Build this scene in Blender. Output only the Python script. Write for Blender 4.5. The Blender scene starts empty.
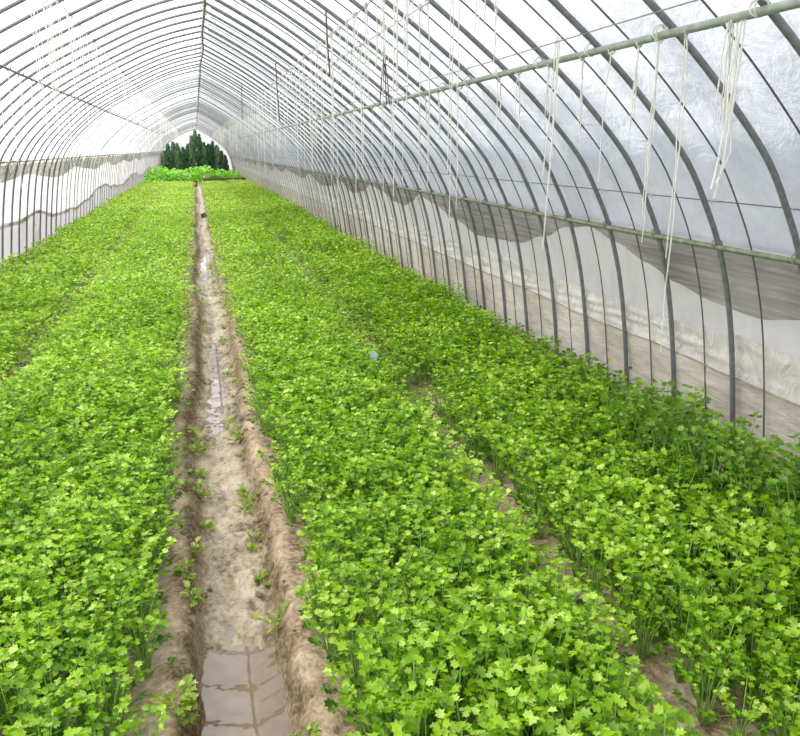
import bpy, math, random
import numpy as np
from mathutils import Vector, Matrix, noise

random.seed(7)
rng = np.random.default_rng(7)
scene = bpy.context.scene
COL = scene.collection

# ------------------------------------------------------------------ helpers
def link_mesh(name, me, mat=None, parent=None):
    o = bpy.data.objects.new(name, me)
    COL.objects.link(o)
    if mat is not None and len(me.materials) == 0:
        me.materials.append(mat)
    if parent is not None:
        o.parent = parent
    return o

def np_mesh(name, V, F, tint=None, smooth=True):
    """V (n,3) array, F (m,k) array with one face size, tint (n,) float attribute."""
    me = bpy.data.meshes.new(name)
    V = np.ascontiguousarray(V, dtype=np.float32)
    F = np.ascontiguousarray(F, dtype=np.int32)
    m, k = F.shape
    me.vertices.add(len(V)); me.vertices.foreach_set('co', V.ravel())
    me.loops.add(m * k); me.loops.foreach_set('vertex_index', F.ravel())
    me.polygons.add(m)
    me.polygons.foreach_set('loop_start', np.arange(0, m * k, k, dtype=np.int32))
    me.polygons.foreach_set('loop_total', np.full(m, k, dtype=np.int32))
    me.polygons.foreach_set('use_smooth', np.full(m, smooth, dtype=bool))
    me.update(calc_edges=True)
    if tint is not None:
        a = me.attributes.new('tint', 'FLOAT', 'POINT')
        a.data.foreach_set('value', np.ascontiguousarray(tint, dtype=np.float32))
    return me

def tag(o, label=None, cat=None, group=None, kind=None):
    if label: o['label'] = label
    if cat: o['category'] = cat
    if group: o['group'] = group
    if kind: o['kind'] = kind
    return o

def empty(name, loc, rz=0.0):
    o = bpy.data.objects.new(name, None)
    o.empty_display_size = 0.05
    COL.objects.link(o)
    o.location = loc; o.rotation_euler = (0, 0, rz)
    return o

def tube_arrays(pts, r, n=8, closed_caps=True):
    """round tube along a polyline -> quads only (caps skipped, tubes end in ground or clips)"""
    pts = [Vector(p) for p in pts]
    V = []; F = []
    up = None
    for i, p in enumerate(pts):
        if i == 0: t = pts[1] - pts[0]
        elif i == len(pts) - 1: t = pts[-1] - pts[-2]
        else: t = pts[i + 1] - pts[i - 1]
        t.normalize()
        if up is None:
            up = Vector((0, 0, 1)) if abs(t.z) < .9 else Vector((0, 1, 0))
        a = t.cross(up)
        if a.length < 1e-5: a = t.cross(Vector((1, 0, 0)))
        a.normalize(); b = a.cross(t).normalized(); up = b
        rr = r[i] if isinstance(r, (list, tuple)) else r
        for j in range(n):
            th = 2 * math.pi * j / n
            V.append(p + (a * math.cos(th) + b * math.sin(th)) * rr)
    for i in range(len(pts) - 1):
        for j in range(n):
            j2 = (j + 1) % n
            F.append((i * n + j, i * n + j2, (i + 1) * n + j2, (i + 1) * n + j))
    return V, F

def tubes_mesh(name, lines, n=8):
    V = []; F = []
    for pts, r in lines:
        v, f = tube_arrays(pts, r, n)
        o = len(V); V += v; F += [tuple(i + o for i in q) for q in f]
    return np_mesh(name, np.array([tuple(v) for v in V]), np.array(F))

def grid_mesh(name, fn, us, vs, tint=None):
    V = np.array([fn(u, v) for v in vs for u in us], dtype=float)
    nu, nv = len(us), len(vs)
    i = np.arange(nu - 1)[None, :]; j = np.arange(nv - 1)[:, None]
    a = (j * nu + i).ravel()
    return np_mesh(name, V, np.stack([a, a + 1, a + 1 + nu, a + nu], 1), tint)

# ------------------------------------------------------------------ materials
def new_mat(name):
    m = bpy.data.materials.new(name); m.use_nodes = True
    nt = m.node_tree; nt.nodes.clear()
    out = nt.nodes.new('ShaderNodeOutputMaterial')
    return m, nt, out
def N(nt, t, **kw):
    n = nt.nodes.new(t)
    for k, v in kw.items():
        if k in n.inputs.keys(): n.inputs[k].default_value = v
        else: setattr(n, k, v)
    return n
def ramp(nt, fac, stops):
    r = nt.nodes.new('ShaderNodeValToRGB')
    cr = r.color_ramp
    while len(cr.elements) < len(stops): cr.elements.new(0.5)
    for e, (p, c) in zip(cr.elements, stops):
        e.position = p; e.color = (*c, 1)
    nt.links.new(fac, r.inputs[0])
    return r.outputs[0]
def obj_coords(nt, scale):
    tc = N(nt, 'ShaderNodeTexCoord'); mp = N(nt, 'ShaderNodeMapping')
    mp.inputs['Scale'].default_value = scale
    nt.links.new(tc.outputs['Object'], mp.inputs[0])
    return mp.outputs[0]
def noise_tex(nt, vec, scale, detail=4, rough=.55, dist=0):
    n = N(nt, 'ShaderNodeTexNoise')
    n.inputs['Scale'].default_value = scale; n.inputs['Detail'].default_value = detail
    n.inputs['Roughness'].default_value = rough; n.inputs['Distortion'].default_value = dist
    nt.links.new(vec, n.inputs['Vector'])
    return n.outputs['Fac']

def solid_mat(name, c0, c1, rough=.5, metal=0., scale=20, bump=0.1, spec=.5):
    m, nt, out = new_mat(name)
    v = obj_coords(nt, (1, 1, 1))
    f = noise_tex(nt, v, scale)
    c = ramp(nt, f, [(.3, c0), (.7, c1)])
    b = N(nt, 'ShaderNodeBsdfPrincipled')
    b.inputs['Roughness'].default_value = rough; b.inputs['Metallic'].default_value = metal
    b.inputs['Specular IOR Level'].default_value = spec
    nt.links.new(c, b.inputs['Base Color'])
    if bump:
        bp = N(nt, 'ShaderNodeBump'); bp.inputs['Strength'].default_value = bump; bp.inputs['Distance'].default_value = .01
        nt.links.new(f, bp.inputs['Height']); nt.links.new(bp.outputs[0], b.inputs['Normal'])
    nt.links.new(b.outputs[0], out.inputs[0])
    return m

def film_mat(name, dark, light, transp, transl, scale=(1, 1, 1), nscale=3, rough=.35, bump=.4, gloss=.12, lo=.35, hi=.65):
    """translucent plastic or net: transparent + translucent + diffuse + a little gloss, with grime"""
    m, nt, out = new_mat(name)
    v = obj_coords(nt, scale)
    f1 = noise_tex(nt, v, nscale, 6, .62, .4)
    v2 = obj_coords(nt, (1, 1, 1))
    f2 = noise_tex(nt, v2, 1.1, 3, .5)
    mx = N(nt, 'ShaderNodeMath', operation='ADD'); nt.links.new(f1, mx.inputs[0]); nt.links.new(f2, mx.inputs[1])
    ml = N(nt, 'ShaderNodeMath', operation='MULTIPLY'); nt.links.new(mx.outputs[0], ml.inputs[0]); ml.inputs[1].default_value = .5
    c = ramp(nt, ml.outputs[0], [(lo, dark), (hi, light)])
    bp = N(nt, 'ShaderNodeBump'); bp.inputs['Strength'].default_value = bump; bp.inputs['Distance'].default_value = .03
    nt.links.new(f1, bp.inputs['Height'])
    d = N(nt, 'ShaderNodeBsdfDiffuse'); t = N(nt, 'ShaderNodeBsdfTranslucent')
    g = N(nt, 'ShaderNodeBsdfGlossy'); g.inputs['Roughness'].default_value = rough
    tr = N(nt, 'ShaderNodeBsdfTransparent')
    for s in (d, t): nt.links.new(c, s.inputs['Color'])
    for s in (d, t, g): nt.links.new(bp.outputs[0], s.inputs['Normal'])
    m1 = N(nt, 'ShaderNodeMixShader'); m1.inputs[0].default_value = transl
    nt.links.new(d.outputs[0], m1.inputs[1]); nt.links.new(t.outputs[0], m1.inputs[2])
    m2 = N(nt, 'ShaderNodeMixShader'); m2.inputs[0].default_value = gloss
    nt.links.new(m1.outputs[0], m2.inputs[1]); nt.links.new(g.outputs[0], m2.inputs[2])
    m3 = N(nt, 'ShaderNodeMixShader'); m3.inputs[0].default_value = transp
    nt.links.new(m2.outputs[0], m3.inputs[1]); nt.links.new(tr.outputs[0], m3.inputs[2])
    nt.links.new(m3.outputs[0], out.inputs[0])
    return m

def leaf_mat(name, stops, transl=.35, rough=.42, spec=.5, patch=.55):
    m, nt, out = new_mat(name)
    at = N(nt, 'ShaderNodeAttribute'); at.attribute_name = 'tint'
    geo = N(nt, 'ShaderNodeNewGeometry')
    fn = noise_tex(nt, geo.outputs['Position'], 1.1, 3, .6)
    a = N(nt, 'ShaderNodeMath', operation='MULTIPLY_ADD')
    nt.links.new(fn, a.inputs[0]); a.inputs[1].default_value = patch; a.inputs[2].default_value = -patch / 2
    s = N(nt, 'ShaderNodeMath', operation='ADD'); s.use_clamp = True
    nt.links.new(at.outputs['Fac'], s.inputs[0]); nt.links.new(a.outputs[0], s.inputs[1])
    c = ramp(nt, s.outputs[0], stops)
    b = N(nt, 'ShaderNodeBsdfPrincipled'); b.inputs['Roughness'].default_value = rough
    b.inputs['Specular IOR Level'].default_value = spec
    nt.links.new(c, b.inputs['Base Color'])
    t = N(nt, 'ShaderNodeBsdfTranslucent')
    hs = N(nt, 'ShaderNodeHueSaturation'); hs.inputs['Saturation'].default_value = 1.1; hs.inputs['Value'].default_value = 1.35
    nt.links.new(c, hs.inputs['Color']); nt.links.new(hs.outputs[0], t.inputs['Color'])
    mx = N(nt, 'ShaderNodeMixShader'); mx.inputs[0].default_value = transl
    nt.links.new(b.outputs[0], mx.inputs[1]); nt.links.new(t.outputs[0], mx.inputs[2])
    nt.links.new(mx.outputs[0], out.inputs[0])
    return m

M = {}
M['steel'] = solid_mat('galvanised_steel', (.15, .155, .165), (.24, .245, .255), .5, .25, 30, .05)
M['steel_hazed'] = solid_mat('hazed_galvanised_steel', (.34, .35, .37), (.46, .47, .49), .5, .1, 30, .05)  # same steel, distance haze and bloom painted in as a paler colour
M['pipe'] = solid_mat('weathered_pipe', (.20, .24, .19), (.34, .38, .33), .55, .1, 25, .1)
M['eave'] = solid_mat('mossy_pipe', (.10, .13, .07), (.24, .28, .19), .6, .1, 18, .1)
M['rod'] = solid_mat('thin_rod', (.08, .085, .085), (.16, .165, .165), .6, .1, 30, 0)
M['wire'] = solid_mat('thin_wire', (.18, .17, .14), (.35, .34, .3), .5, .3, 40, 0)
M['twine'] = film_mat('white_twine', (.80, .80, .74), (.95, .95, .9), 0.0, .35, nscale=30, gloss=.02)
M['cord_dark'] = solid_mat('dark_cord', (.06, .03, .04), (.14, .08, .09), .7, 0, 40, .1)
M['roof'] = film_mat('roof_film', (.48, .50, .545), (.64, .66, .705), .10, .80, (1, 1, 1), 5.0, .45, .5, .03, .40, .60)
M['wall'] = film_mat('wall_film', (.52, .49, .47), (.70, .67, .66), .15, .72, (1, 2, 1), 3.0, .35, .4, .05)
M['skirt'] = film_mat('dirty_skirt_film', (.56, .49, .40), (.90, .84, .74), .04, .5, (1, 1, 5), 4.5, .5, .7, .03, .34, .6)
M['fold'] = film_mat('folded_white_film', (.80, .74, .71), (1., .96, .94), 0.03, .45, (1, 3, 2), 5, .3, 1.0, .06)
M['net'] = film_mat('shade_net', (.11, .10, .08), (.42, .39, .34), .25, .55, (1, .5, 14), 3, .6, .8, .0, .40, .58)
M['roofnet'] = film_mat('roof_shade_net', (.30, .33, .36), (.45, .48, .5), .45, .6, (1, 1, 1), 4, .6, .1, .0)
M['petiole'] = solid_mat('celery_stalk', (.16, .34, .05), (.32, .52, .12), .5, 0, 40, .05)
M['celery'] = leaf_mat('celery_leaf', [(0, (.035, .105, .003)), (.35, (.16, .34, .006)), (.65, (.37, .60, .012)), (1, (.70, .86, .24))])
M['celery_shade'] = leaf_mat('shaded_celery_leaf', [(0, (.04, .12, .008)), (.4, (.13, .28, .015)), (.75, (.27, .47, .03)), (1, (.48, .64, .16))])  # celery leaf copy with the right wall's shade put into its colour
M['weed'] = leaf_mat('weed_leaf', [(0, (.10, .20, .02)), (.5, (.32, .46, .06)), (1, (.62, .64, .20))])
M['squash'] = leaf_mat('broad_leaf', [(0, (.08, .28, .02)), (.5, (.24, .58, .05)), (1, (.5, .78, .2))])
M['conifer'] = leaf_mat('dark_feathery_leaf', [(0, (.05, .13, .06)), (.5, (.12, .25, .12)), (1, (.25, .40, .16))], .2)
M['bark'] = solid_mat('stem_bark', (.10, .09, .05), (.2, .16, .1), .8, 0, 30, .3)
M['clod'] = solid_mat('dark_clod', (.05, .035, .02), (.14, .09, .055), .95, 0, 25, .8, .1)
M['board'] = solid_mat('dark_board', (.05, .04, .03), (.12, .09, .06), .8, 0, 10, .3)
M['tag'] = solid_mat('pale_scrap', (.45, .6, .68), (.6, .72, .8), .5, 0, 10, 0)

def soil_mat():
    m, nt, out = new_mat('soil')
    v = obj_coords(nt, (1, 1, 1))
    f1 = noise_tex(nt, v, 5, 8, .65, .3)
    f2 = noise_tex(nt, v, 45, 6, .7)
    mx = N(nt, 'ShaderNodeMix', data_type='FLOAT'); mx.inputs[0].default_value = .45
    nt.links.new(f1, mx.inputs[2]); nt.links.new(f2, mx.inputs[3])
    dry = ramp(nt, mx.outputs[0], [(.38, (.14, .09, .05)), (.47, (.40, .29, .19)), (.60, (.66, .51, .37))])
    wet = ramp(nt, mx.outputs[0], [(.40, (.13, .09, .05)), (.50, (.42, .33, .235)), (.62, (.62, .52, .40))])
    at = N(nt, 'ShaderNodeAttribute'); at.attribute_name = 'tint'
    mc = N(nt, 'ShaderNodeMix', data_type='RGBA')
    nt.links.new(at.outputs['Fac'], mc.inputs[0]); nt.links.new(dry, mc.inputs[6]); nt.links.new(wet, mc.inputs[7])
    b = N(nt, 'ShaderNodeBsdfPrincipled')
    bank_dark = ramp(nt, f2, [(.36, (.045, .035, .012)), (.5, (.14, .10, .045)), (.66, (.34, .25, .15))])  # dark brown crumbly soil, with the ditch walls' shade painted in
    ab = N(nt, 'ShaderNodeAttribute'); ab.attribute_name = 'bank'
    f3 = noise_tex(nt, v, 9, 4, .6)
    mu = N(nt, 'ShaderNodeMath', operation='MULTIPLY'); nt.links.new(ab.outputs['Fac'], mu.inputs[0]); nt.links.new(f3, mu.inputs[1])
    mu2 = N(nt, 'ShaderNodeMath', operation='MULTIPLY'); mu2.use_clamp = True; nt.links.new(mu.outputs[0], mu2.inputs[0]); mu2.inputs[1].default_value = 1.9
    mc2 = N(nt, 'ShaderNodeMix', data_type='RGBA')
    nt.links.new(mu2.outputs[0], mc2.inputs[0]); nt.links.new(mc.outputs[2], mc2.inputs[6]); nt.links.new(bank_dark, mc2.inputs[7])
    nt.links.new(mc2.outputs[2], b.inputs['Base Color'])
    mr = N(nt, 'ShaderNodeMapRange'); mr.inputs[3].default_value = .9; mr.inputs[4].default_value = .42
    nt.links.new(at.outputs['Fac'], mr.inputs[0]); nt.links.new(mr.outputs[0], b.inputs['Roughness'])
    b.inputs['Specular IOR Level'].default_value = .35
    bp = N(nt, 'ShaderNodeBump'); bp.inputs['Strength'].default_value = 1.0; bp.inputs['Distance'].default_value = .02
    nt.links.new(mx.outputs[0], bp.inputs['Height']); nt.links.new(bp.outputs[0], b.inputs['Normal'])
    nt.links.new(b.outputs[0], out.inputs[0])
    return m
M['soil'] = soil_mat()

def water_mat():
    m, nt, out = new_mat('muddy_water')
    v = obj_coords(nt, (1, 1, 1))
    f = noise_tex(nt, v, 6, 4, .6)
    c = ramp(nt, f, [(.3, (.17, .12, .08)), (.7, (.25, .18, .125))])
    b = N(nt, 'ShaderNodeBsdfPrincipled'); b.inputs['Roughness'].default_value = .0
    b.inputs['Specular IOR Level'].default_value = .7
    bp = N(nt, 'ShaderNodeBump'); bp.inputs['Strength'].default_value = .02; bp.inputs['Distance'].default_value = .01
    f3 = noise_tex(nt, v, 14, 2, .5)
    nt.links.new(f3, bp.inputs['Height']); nt.links.new(bp.outputs[0], b.inputs['Normal'])
    nt.links.new(c, b.inputs['Base Color']); nt.links.new(b.outputs[0], out.inputs[0])
    return m
M['water'] = water_mat()
M['outside'] = solid_mat('outside_ground', (.13, .13, .12), (.20, .20, .18), .9, 0, 3, .2)

# ------------------------------------------------------------------ tunnel profile
PROF_R = [(2.70, -.05), (2.63, .5), (2.56, .9), (2.46, 1.23), (2.36, 1.44), (2.24, 1.64), (2.06, 1.84), (1.84, 2.05),
          (1.54, 2.29), (1.20, 2.54), (.85, 2.77), (.5, 2.97), (.19, 3.13)]
PROF_L = [(.19, 3.13), (-.2, 3.03), (-.59, 2.88), (-1.15, 2.60), (-1.52, 2.39), (-1.76, 2.21), (-2.03, 1.97), (-2.22, 1.76),
          (-2.37, 1.52), (-2.47, 1.2), (-2.57, .6), (-2.65, -.05)]
def catmull(P, sub=4):
    out = []
    Q = [P[0]] + P + [P[-1]]
    for i in range(1, len(Q) - 2):
        p0, p1, p2, p3 = [Vector(q) for q in Q[i - 1:i + 3]]
        for s in range(sub):
            t = s / sub
            out.append(.5 * ((2 * p1) + (p2 - p0) * t + (2 * p0 - 5 * p1 + 4 * p2 - p3) * t * t + (3 * p1 - p0 - 3 * p2 + p3) * t ** 3))
    out.append(Vector(P[-1]))
    return out
RIGHT = catmull(PROF_R); LEFT = catmull(PROF_L)
PROF = RIGHT + LEFT[1:]
def offset_profile(P, d):
    out = []
    for i, p in enumerate(P):
        a = P[max(i - 1, 0)]; b = P[min(i + 1, len(P) - 1)]
        t = (b - a).normalized(); n = Vector((t.y, -t.x))      # outward (right foot -> ridge -> left foot)
        out.append(p + n * d)
    return out
def prof_at_z(P, z):
    for a, b in zip(P, P[1:]):
        if (a.y - z) * (b.y - z) <= 0 and a.y != b.y:
            return a.x + (b.x - a.x) * (z - a.y) / (b.y - a.y)
    return P[0].x

S = .545; Y0 = 3.34; K0 = -4; K1 = 110
HOOPS = [Y0 + S * k for k in range(K0, K1)]
YEND = HOOPS[-1] + .3
YSTART = HOOPS[0] - .3

# ------------------------------------------------------------------ film shell
def smooth_profile_part(P, zmin_r=None, zmin_l=None, zmax=None, side=None):
    return P
outer = offset_profile(PROF, .040)
outer_wall = offset_profile(PROF, .078)
iR = min(range(len(outer)), key=lambda i: abs(outer[i].y - 1.24) if outer[i].x > 0 else 9)
iL = min(range(len(outer)), key=lambda i: abs(outer[i].y - 1.52) if outer[i].x < 0 else 9)

def film_piece(name, pts, ys, amp, mat, seed=0, off=0.0):
    nrm = []
    for i in range(len(pts)):
        a = pts[max(i - 1, 0)]; b = pts[min(i + 1, len(pts) - 1)]
        t = (b - a).normalized(); nrm.append(Vector((t.y, -t.x)))
    def fn(i, y):
        p = pts[i]; n = nrm[i]
        ph = ((y - Y0) / S) % 1.0
        near = 1.0 if y < 16 else .5
        bulge = .018 * math.sin(math.pi * ph)
        w = noise.noise(Vector((y * 2.2 + seed, i * .16, seed))) * amp * near + noise.noise(Vector((y * 7 + seed, i * .3, 4.))) * amp * .45 * near
        d = off + bulge + (abs(w) if False else w * math.sin(math.pi * ph))
        return (p.x + n.x * d, y, p.y + n.y * d)
    return grid_mesh(name, fn, list(range(len(pts))), ys)
ys_film = [YSTART]
y = HOOPS[0]
while y < YEND:
    step = S / 8 if y < 9 else (S / 4 if y < 20 else S / 2)
    ys_film.append(y); y += step
ys_film.append(YEND)
def shell(name, pts, amp, mat, seed):
    o = link_mesh(name, film_piece(name, pts, ys_film, amp, mat, seed), mat)
    o['kind'] = 'structure'; return o
shell('ceiling', outer[iR:iL + 1], .022, M['roof'], 3)
shell('wall_right', outer_wall[:iR + 1], .02, M['wall'], 8)
shell('wall_left', outer_wall[iL:], .02, film_mat('left_wall_film', (.40, .39, .41), (.54, .53, .56), .08, .6, (1, 2, 1), 3.0, .35, .4, .05), 12)

# far gable of film
gp = [(p.x, YEND, p.y) for p in outer]
me = bpy.data.meshes.new('wall_back')
me.from_pydata(gp + [(.19, YEND, -.05)], [], [(i, i + 1, len(gp)) for i in range(len(gp) - 1)])
w = link_mesh('wall_back', me, film_mat('gable_film', (.35, .38, .40), (.60, .63, .66), .2, .6)); w['kind'] = 'structure'

# ------------------------------------------------------------------ ground
DITCH_L, DITCH_R = -.10, .17
def lerp(a, b, t): t = max(0., min(1., t)); return a + (b - a) * t
def sstep(a, b, x):
    t = max(0., min(1., (x - a) / (b - a))); return t * t * (3 - 2 * t)
def ditch_bottom(Y):
    d = -.088
    d -= .045 * (1 - sstep(2.45, 2.75, Y))
    d -= .035 * sstep(4.5, 5.2, Y) * (1 - sstep(7.2, 7.9, Y))
    d -= .035 * sstep(11., 11.6, Y) * (1 - sstep(14.2, 15., Y))
    d -= .02 * sstep(17.5, 18, Y) * (1 - sstep(19.5, 20, Y))
    return d
def ditch_c(Y): return .03 * math.sin(Y * .9 + .5) + .02 * math.sin(Y * 2.3) + .015
def ground_z(X, Y):
    c = ditch_c(Y) * sstep(2.5, 4.5, Y)
    narrow = lerp(1, .8, (Y - 6) / 12)
    l = (DITCH_L) * narrow + c; r = DITCH_R * narrow + c
    w1 = noise.noise(Vector((X * 9, Y * 5, 0))) * .03
    inside = sstep(l - .045 + w1, l + .02 + w1, X) * (1 - sstep(r - .02 + w1, r + .07 + w1, X))
    z = .0
    # shoulder humps on the two sides of the ditch
    z += .02 * math.exp(-((X - (r + .10)) / .07) ** 2) + .018 * math.exp(-((X - (l - .10)) / .06) ** 2)
    z = z * (1 - inside) + inside * (ditch_bottom(Y) + .035 * min(1, abs(X - .03 - c) / .11) * sstep(2.9, 4, Y))
    bk = math.exp(-((X - l + .02) / .05) ** 2) + math.exp(-((X - r - .02) / .05) ** 2)
    z += bk * (.022 * noise.noise(Vector((X * 22, Y * 16, 33))) + .014 * noise.noise(Vector((X * 50, Y * 42, 3))))
    rough = inside * .9 + (.45 if -.35 < X < .4 else .5)
    z += rough * (.018 * noise.noise(Vector((X * 14, Y * 11, 3))) + .015 * noise.noise(Vector((X * 32, Y * 27, 7))))
    if inside > .03 and inside < .97: z += .014 * noise.noise(Vector((X * 30, Y * 22, 17)))
    # foot dents in the mud
    for fx, fy in ((.0, 2.72), (.05, 3.05), (-.01, 3.5), (.06, 3.95)):
        d2 = ((X - fx) / .035) ** 2 + ((Y - fy) / .07) ** 2
        if d2 < 6: z -= .03 * math.exp(-d2)
    for fx in (1.33, -1.40):
        z -= .05 * math.exp(-((X - fx) / .06) ** 2)
    return z
xs = sorted(set([round(-2.72 + i * .12, 3) for i in range(19)] + [round(-.5 + i * .0125, 4) for i in range(85)] +
                [round(.58 + i * .08, 3) for i in range(27)] + [2.75]))
ysg = [YSTART]
while ysg[-1] < YEND:
    y = ysg[-1]
    ysg.append(y + (.016 if 1.4 < y < 5 else .04 if y < 9 else .1 if y < 20 else .4))
ysg[-1] = YEND
me = grid_mesh('floor', lambda x, y: (x, y, ground_z(x, y)), xs, ysg)
wet = []
for y in ysg:
    for x in xs:
        wet.append(max(0., 1 - abs(x - .04) / .17) if abs(x - .04) < .17 else 0.)
a = me.attributes.new('tint', 'FLOAT', 'POINT')
a.data.foreach_set('value', np.array(np.clip(np.array(wet) * 2.2, 0, 1), dtype=np.float32))
bank = []
for y in ysg:
    c = ditch_c(y) * sstep(2.5, 4.5, y)
    for x in xs:
        w_ = noise.noise(Vector((x * 12, y * 7, 5))) * .03
        b1 = math.exp(-((x - (DITCH_L - .03 + c + w_)) / .045) ** 2); b2 = .8 * math.exp(-((x - (DITCH_R + .02 + c + w_)) / .035) ** 2)
        bank.append(max(b1, b2))
a = me.attributes.new('bank', 'FLOAT', 'POINT'); a.data.foreach_set('value', np.array(bank, dtype=np.float32))
fl = link_mesh('floor', me, M['soil']); fl['kind'] = 'structure'

me = bpy.data.meshes.new('ground_outside')
me.from_pydata([(-60, -20, -.25), (60, -20, -.25), (60, 120, -.25), (-60, 120, -.25)], [], [(0, 1, 2, 3)])
go = link_mesh('floor_outside', me, M['outside']); go['kind'] = 'structure'

WZ = -.107
def puddle(y0, y1, label):
    pts = []
    n = 40
    for i in range(n):
        t = 2 * math.pi * i / n
        ex = .22 * math.copysign(abs(math.cos(t)) ** .5, math.cos(t))
        yy = (y0 + y1) / 2 + (y1 - y0) / 2 * math.copysign(abs(math.sin(t)) ** .6, math.sin(t))
        pts.append((.035 + ditch_c(yy) * sstep(2.5, 4.5, yy) + ex, yy, 0))
    me = bpy.data.meshes.new('puddle'); me.from_pydata(pts, [], [tuple(range(n))])
    o = link_mesh('puddle', me, M['water']); o.location = (0, 0, WZ)
    tag(o, label, 'puddle', 'muddy puddles in the ditch')
puddle(1.2, 2.9, 'large brown puddle filling the near end of the ditch, hoop reflections on it')
puddle(4.3, 8.1, 'long shallow puddle in the middle stretch of the muddy ditch')
puddle(10.8, 15.2, 'thin far puddle glinting in the narrow part of the ditch')

# ------------------------------------------------------------------ hoops and rods
ORD = ['first', 'second', 'third', 'fourth', 'fifth', 'sixth', 'seventh', 'eighth', 'ninth', 'tenth', 'eleventh', 'twelfth',
       'thirteenth', 'fourteenth', 'fifteenth', 'sixteenth', 'seventeenth', 'eighteenth', 'nineteenth', 'twentieth',
       'twenty-first', 'twenty-second', 'twenty-third', 'twenty-fourth', 'twenty-fifth', 'twenty-sixth', 'twenty-seventh',
       'twenty-eighth', 'twenty-ninth', 'thirtieth']
hoop_pts = [(p.x, 0, p.y) for p in PROF]
me_hoop = tubes_mesh('roof_hoop', [(hoop_pts, .0138)], 10); me_hoop.materials.append(M['steel'])
me_far = tubes_mesh('roof_hoop', [(hoop_pts, .0115)], 6); me_far.materials.append(M['steel_hazed'])
rod_prof = offset_profile(PROF, .014)[:len(RIGHT) - 1]
me_rod = tubes_mesh('film_rod', [([(p.x, 0, p.y) for p in rod_prof], .0045)], 6); me_rod.materials.append(M['rod'])
FIRST = HOOPS.index(min(HOOPS, key=lambda v: abs(v - (Y0 - 2 * S))))     # first hoop the photo shows (Y = 2.25)
for i, yv in enumerate(HOOPS):
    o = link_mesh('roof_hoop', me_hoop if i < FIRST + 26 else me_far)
    o.location = (random.uniform(-.008, .008), yv + random.uniform(-.015, .015), random.uniform(-.012, .012))
    k = i - FIRST
    if k < 0: lab = 'grey steel hoop arching over the spot just behind the camera'
    elif k == 2: lab = 'thick grey steel hoop, its right leg standing nearest in the photo before the beige skirt'
    elif k < 30: lab = 'grey steel hoop over the tunnel, %s from the near end' % ORD[k]
    elif k < 65: lab = 'slim grey hoop in the middle distance, in the run of evenly spaced hoops'
    else: lab = 'faint thin hoop in the far closely packed run towards the dark hedge'
    tag(o, lab, 'hoop', 'steel hoops of the tunnel')
    if i < FIRST + 32:
        r = link_mesh('film_rod', me_rod)
        r.location = (random.uniform(-.006, .006), yv + S * .52 + random.uniform(-.04, .04), random.uniform(-.006, .006))
        if k < 0: lab = 'thin dark rod against the film just behind the camera'
        elif k < 20: lab = 'thin dark rod pressed on the film just beyond the %s hoop' % ORD[k]
        else: lab = 'thin dark rod pressed on the film between distant hoops'
        tag(r, lab, 'rod', 'thin rods between the hoops')

def long_line(wob, y0, y1, x, z, seed, step=.545):
    pts = []
    y = y0
    while y < y1:
        pts.append((x + noise.noise(Vector((y * .35, seed, 0))) * wob, y, z + noise.noise(Vector((y * .35, seed, 5))) * wob)); y += step
    pts.append((x, y1, z))
    return pts
def clip_mesh(name, r):
    V = []; F = []
    for (ang) in (0.6, -0.6):
        pts = [(math.cos(t) * r * 1.15, math.sin(ang) * math.cos(t) * r, math.sin(t) * r * 1.15) for t in np.linspace(0, 2 * math.pi, 11)]
        v, f = tube_arrays(pts, .0035, 5); o = len(V); V += v; F += [tuple(i + o for i in q) for q in f]
    return np_mesh(name, np.array([tuple(v) for v in V]), np.array(F))
def long_pipe(name, x, z, r, mat, label, cat, wob=.006, clips=True, seed=0, clipmat=None, dx=0):
    e = empty(name, (x, YSTART, z)); tag(e, label, cat)
    pts = [(px - x, py - YSTART, pz - z) for px, py, pz in long_line(wob, YSTART, YEND, x, z, seed)]
    link_mesh('pipe' if r > .006 else 'wire', tubes_mesh(name, [(pts, r)], 8), M[mat], e)
    if clips:
        cm = clip_mesh('wire_clip', r + .007); cm.materials.append(M[clipmat or 'wire'])
        for yv in HOOPS[:45]:
            c = link_mesh('wire_clip', cm, parent=e); c.location = (dx, yv - YSTART, .012)
    return e
long_pipe('purlin_pipe', 1.705, 2.105, .0155, 'pipe', 'pale grey-green pipe running under the right roof slope, twine hanging from it', 'pipe', seed=1, clipmat='twine')
long_pipe('purlin_pipe', -1.50, 2.355, .012, 'steel', 'dark straight pipe running under the left roof slope', 'pipe', seed=2)
long_pipe('eave_rail', prof_at_z(RIGHT, 1.24) - .012, 1.24, .013, 'eave', 'mossy green eave rail along the right wall above the sagging net', 'rail', .01, seed=3)
long_pipe('eave_rail', prof_at_z(LEFT, 1.53) + .02, 1.54, .009, 'steel', 'thin eave rail along the left wall above the bunched net', 'rail', .012, seed=4)
long_pipe('ridge_pipe', .19, 3.095, .015, 'steel', 'dark ridge pipe running down the top centre of the tunnel', 'pipe', .035, seed=5)
WIRES = [(-.9, 2.735), (1.10, 2.565), (1.27, 2.455), (1.645, 2.175)]
wl = ['thin wire under the left roof slope with a row of white twine', 'thin wire right of the ridge carrying the densest white twine',
      'thin wire between the ridge and the grey-green pipe', 'thin wire just above the pale grey-green pipe']
for (x, z), l in zip(WIRES, wl):
    e = long_pipe('training_wire', x, z, .0028, 'wire', l, 'wire', .008, clips=False, seed=x)
# film clamping wire on the right roof skin
rp = offset_profile(PROF, .045)
xw = prof_at_z(rp[:len(RIGHT)], 1.46)
long_pipe('clamp_wire', xw, 1.46, .003, 'rod', 'thin wire outside the right roof film, above the eave rail', 'wire', .006, clips=False, seed=9)

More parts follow.
